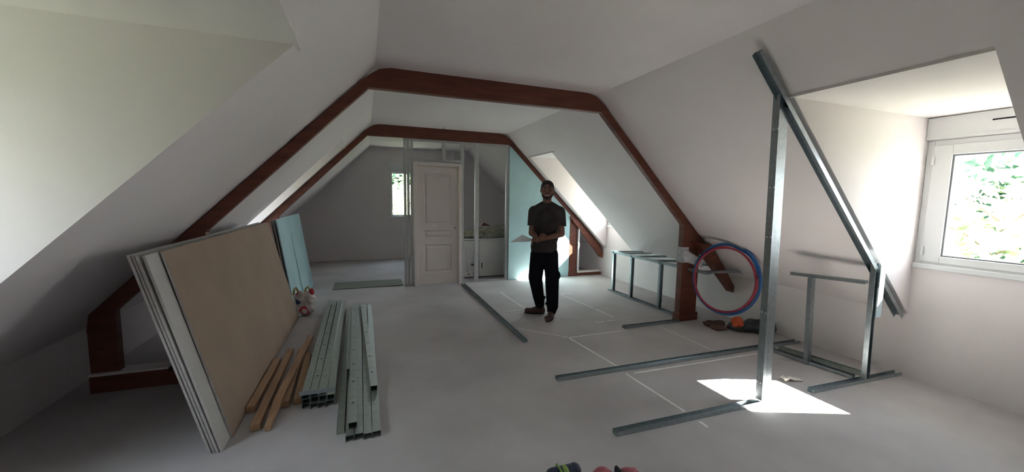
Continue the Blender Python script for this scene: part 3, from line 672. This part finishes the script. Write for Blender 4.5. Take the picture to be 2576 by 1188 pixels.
def cutsleeve(sh_, el_, s):
    c = sh_.lerp(el_, .68); d = (el_-sh_).normalized()
    vs = [v for v in bm.verts if (v.co-c).dot(d) > 0 and s*(v.co.x-s*.135) > 0 and v.co.z > 1.08]
    bmesh.ops.delete(bm, geom=vs, context='VERTS')
cutsleeve(shL, elL, -1); cutsleeve(shR, elR, 1)
bm.to_mesh(sh.data); bm.free(); so = sh.modifiers.new('s', 'SOLIDIFY'); so.thickness = .004
# trousers
b = MB()
b.ell((-.02, .0, .87), (.158, .115, .09)); b.ell((-.02, .005, .78), (.163, .118, .12))
b.cap(hpL+Vector((0, 0, -.08)), .100, knL, .092); b.cap(knL, .090, anL+Vector((-.01, .0, .09)), .070); b.cap(anL+Vector((-.01, 0, .10)), .072, anL+Vector((0, 0, .03)), .062)
b.cap(hpR+Vector((.01, 0, -.08)), .098, knR, .085); b.cap(knR, .088, anR+Vector((.012, 0, .06)), .074); b.cap(anR+Vector((.01, 0, .08)), .076, anR+Vector((.005, 0, .01)), .062)
b.ell(knR+Vector((.035, -.01, .06)), (.07, .06, .07)); b.ell(anL+Vector((-.045, 0, .13)), (.05, .06, .022)); b.ell(anR+Vector((-.03, 0, .09)), (.055, .06, .022)); b.ell(anL+Vector((.03, 0, .13)), (.05, .06, .02))
tr = remesh(b, 'trousers', M_trou, per, .009, 4)
tag(tr, 'black trousers')
# shoes
def shoe(toe, heel, an, hi):
    toe, heel = Vector(toe), Vector(heel); d = (toe-heel); L = d.length; d.normalize(); b = MB()
    b.cap(heel+d*.03+Vector((0, 0, .045)), .038, heel+d*L*.6+Vector((0, 0, .035)), .036); b.cap(heel+d*L*.55+Vector((0, 0, .038)), .040, toe-d*.045+Vector((0, 0, .034)), .034)
    b.ell(toe-d*.05+Vector((0, 0, .040)), (.045, .040, .034)); b.cap(heel+d*.04+Vector((0, 0, .06)), .040, an+Vector((0, 0, hi)), .048)
    b.cap(heel+d*.06+Vector((0, 0, .08)), .036, heel+d*L*.55+Vector((0, 0, .05)), .034)
    o = remesh(b, 'shoe', M_shoe, per, .006, 3)
    for v in o.data.vertices:
        if v.co.z < .012: v.co.z = .012
    q = Vector((-d.y, d.x, 0)); pts = []
    for i in range(24):
        a = 2*math.pi*i/24; pts.append(heel+d*(L*.5-.002)+d*math.cos(a)*(L*.5-.002)+q*math.sin(a)*(.042 if math.cos(a) > -.2 else .038)+Vector((0, 0, .001)))
    MB().prism(pts, (0, 0, .014)).build('sole', M_sole, o)
    return o
shoe((-.266, .10, 0), (.004, .112, 0), anL, .0); shoe((.030, -.245, 0), (.108, .015, 0), anR, .0)
# hair cap and beard
b = MB(); b.ell((HX, HY+.022, hz+.034), (.082, .094, .085)); b.ell((HX, HY+.03, hz+.055), (.078, .090, .070)); 
hr = remesh(b, 'hair', M_hair, per, .005, 2); bm = bmesh.new(); bm.from_mesh(hr.data)
dl = [v for v in bm.verts if (v.co.y < HY-.02 and v.co.z < hz+.056-.25*abs(v.co.x-HX)*(abs(v.co.x-HX) > .035)) or (v.co.y < HY+.035 and v.co.z < hz+.0) or v.co.z < hz-.045]
bmesh.ops.delete(bm, geom=dl, context='VERTS'); bm.to_mesh(hr.data); bm.free(); hr.modifiers.new('s', 'SOLIDIFY').thickness = .006
b = MB()
for i in range(15):
    a = math.pi*(i/14); x = math.cos(a)*.060; y = HY-.018-math.sin(a)*.058; z = hz-.048-math.sin(a)*.050
    b.ell((HX+x, y, z), (.011, .010, .015), seg=10, rings=6)
b.cap((HX-.022, HY-.0885, hz-.040), .0045, (HX+.022, HY-.0885, hz-.040), .0045); b.ell((HX, HY-.080, hz-.088), (.022, .010, .012))
remesh(b, 'beard', M_hair, per, .004, 2)
for s in (-1, 1):
    e = MB().ell((HX+s*.029, HY-.078, hz+.010), (.0115, .007, .0038)).build('eye', M_eye, per, smooth=True)
    MB().ell((HX+s*.029, HY-.0855, hz+.010), (.005, .0025, .005)).build('iris', M_hair, e, smooth=True)
    MB().cap((HX+s*.016, HY-.084, hz+.030), .004, (HX+s*.044, HY-.076, hz+.032), .0035).build('eyebrow', M_hair, per, smooth=True)
MB().ell((HX, HY-.0900, hz-.058), (.020, .005, .0055)).build('teeth', M_teeth, per, smooth=True)
# paper held in hand
Rz = Matrix.Rotation(-math.radians(25.8), 4, 'Z'); Wl = lambda x, y, z: (Rz @ Vector((x, y, z))) + Vector((2.10, 4.36, 0))
a0, a1, a2, a3 = Wl(-.42, -.34, .975), Wl(-.19, -.36, .995), Wl(-.15, -.22, 1.005), Wl(-.29, -.20, 1.055)
b = MB(); b.add([a0, a1, a2, a3, (a0+a1)/2, ], [(0, 4, 3), (4, 1, 2, 3)])
pp = b.build('paper_sheet', M_paper); pp.modifiers.new('s', 'SOLIDIFY').thickness = .0025
tag(pp, 'pale folded paper sheet held out in the standing man\'s hand', 'paper')

# ---------------------------------------------------------------- outside: ground, roof overhang, trees
tag(MB().box((-45, -45, -3.2), (55, 60, -3.0)).build('ground', M_grass), kind='structure')
def crown(cx, cy, cz, rx, ry, rz_, n, size, seed):
    rnd = random.Random(seed); vs = []; fs = []
    blobs = [(cx+rnd.uniform(-.6, .6)*rx, cy+rnd.uniform(-.6, .6)*ry, cz+rnd.uniform(-.7, .7)*rz_, rnd.uniform(.25, .5)) for _ in range(16)]
    for i in range(n):
        bx, by, bz, br = rnd.choice(blobs); d = Vector((rnd.gauss(0, 1), rnd.gauss(0, 1), rnd.gauss(0, 1))).normalized()*rnd.uniform(.5, 1)
        c = Vector((bx+d.x*br*rx, by+d.y*br*ry, bz+d.z*br*rz_)); a = Vector((rnd.gauss(0, 1), rnd.gauss(0, 1), rnd.gauss(0, .6))).normalized(); q = a.orthogonal().normalized(); q.rotate(Quaternion(a, rnd.uniform(0, 6.28)))
        s = size*rnd.uniform(.6, 1.3); k = len(vs); w = a.cross(q)
        vs += [c-a*s, c-a*s*.2+q*s*.45+w*s*.1, c+a*s*.5+q*s*.3, c+a*s, c+a*s*.5-q*s*.3, c-a*s*.2-q*s*.45+w*s*.1]; fs += [(k, k+1, k+2, k+3), (k, k+3, k+4, k+5)]
    return vs, fs
def tree(x, y, zc, r, n, size, label, seed, m=None):
    t = thing('tree', (x, y, -3), label, 'tree', None)
    vs, fs = crown(x, y, zc, r, r, r*.9, n, size, seed)
    me = bpy.data.meshes.new('foliage'); me.from_pydata([tuple(v) for v in vs], [], fs); fo = link('foliage', me, m or M_leaf); fo['kind'] = 'stuff'
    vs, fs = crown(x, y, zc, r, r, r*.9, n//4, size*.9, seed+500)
    me = bpy.data.meshes.new('foliage'); me.from_pydata([tuple(v) for v in vs], [], fs); fo2 = link('foliage', me, M_leafm); fo2['kind'] = 'stuff'; fo2['label'] = 'mid green leaves in the shade of the crown'  # second leaf set in a darker green, mixed into the crown
    rnd = random.Random(seed+50); b = MB(); b.tube([(x, y, -3), (x+.1, y-.05, -1), (x, y+.1, zc-r*.7), (x+.1, y, zc-r*.3)], .06, 10)
    for i in range(9):
        a = rnd.uniform(0, 6.28); z = rnd.uniform(-1, zc+r*.2); b.tube([(x, y, z), (x+math.cos(a)*r*.4, y+math.sin(a)*r*.4, z+r*.25), (x+math.cos(a)*r*.85, y+math.sin(a)*r*.85, z+r*.4)], .012, 6)
    wp(t, fo, fo2, b.build('trunk', M_bark, smooth=True)); return t
tree(10.5, 3.4, .9, 1.7, 1500, .13, 'leafy green tree seen through the big window on the bright side', 3)
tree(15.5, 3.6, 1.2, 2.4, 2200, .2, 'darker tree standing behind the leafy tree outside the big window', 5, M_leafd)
tree(1.5, 16.0, .9, 2.1, 2300, .15, 'leafy tree seen through the small far gable window', 9)
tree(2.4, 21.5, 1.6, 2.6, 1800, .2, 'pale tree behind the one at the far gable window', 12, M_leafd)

tree(-6.2, 1.4, 1.0, 2.0, 3800, .2, 'tree outside the dormer whose cheek wall glows at the picture edge', 21)  # out of view, added to dim the light on the near left cheek
tree(-8.5, 5.2, 1.6, 2.0, 1200, .18, 'tree outside the narrow dormer beyond the leaning boards', 25)  # also out of view, added as shading on the left side

tag(MB().tube([(1.20, 6.42, 2.609), (1.20, 6.42, 2.575), (1.215, 6.41, 2.56), (1.23, 6.41, 2.575)], .006, 6).build('cable_stub', M_black, smooth=True), 'short cable stub poking out of the ceiling above the far truss', 'cable')
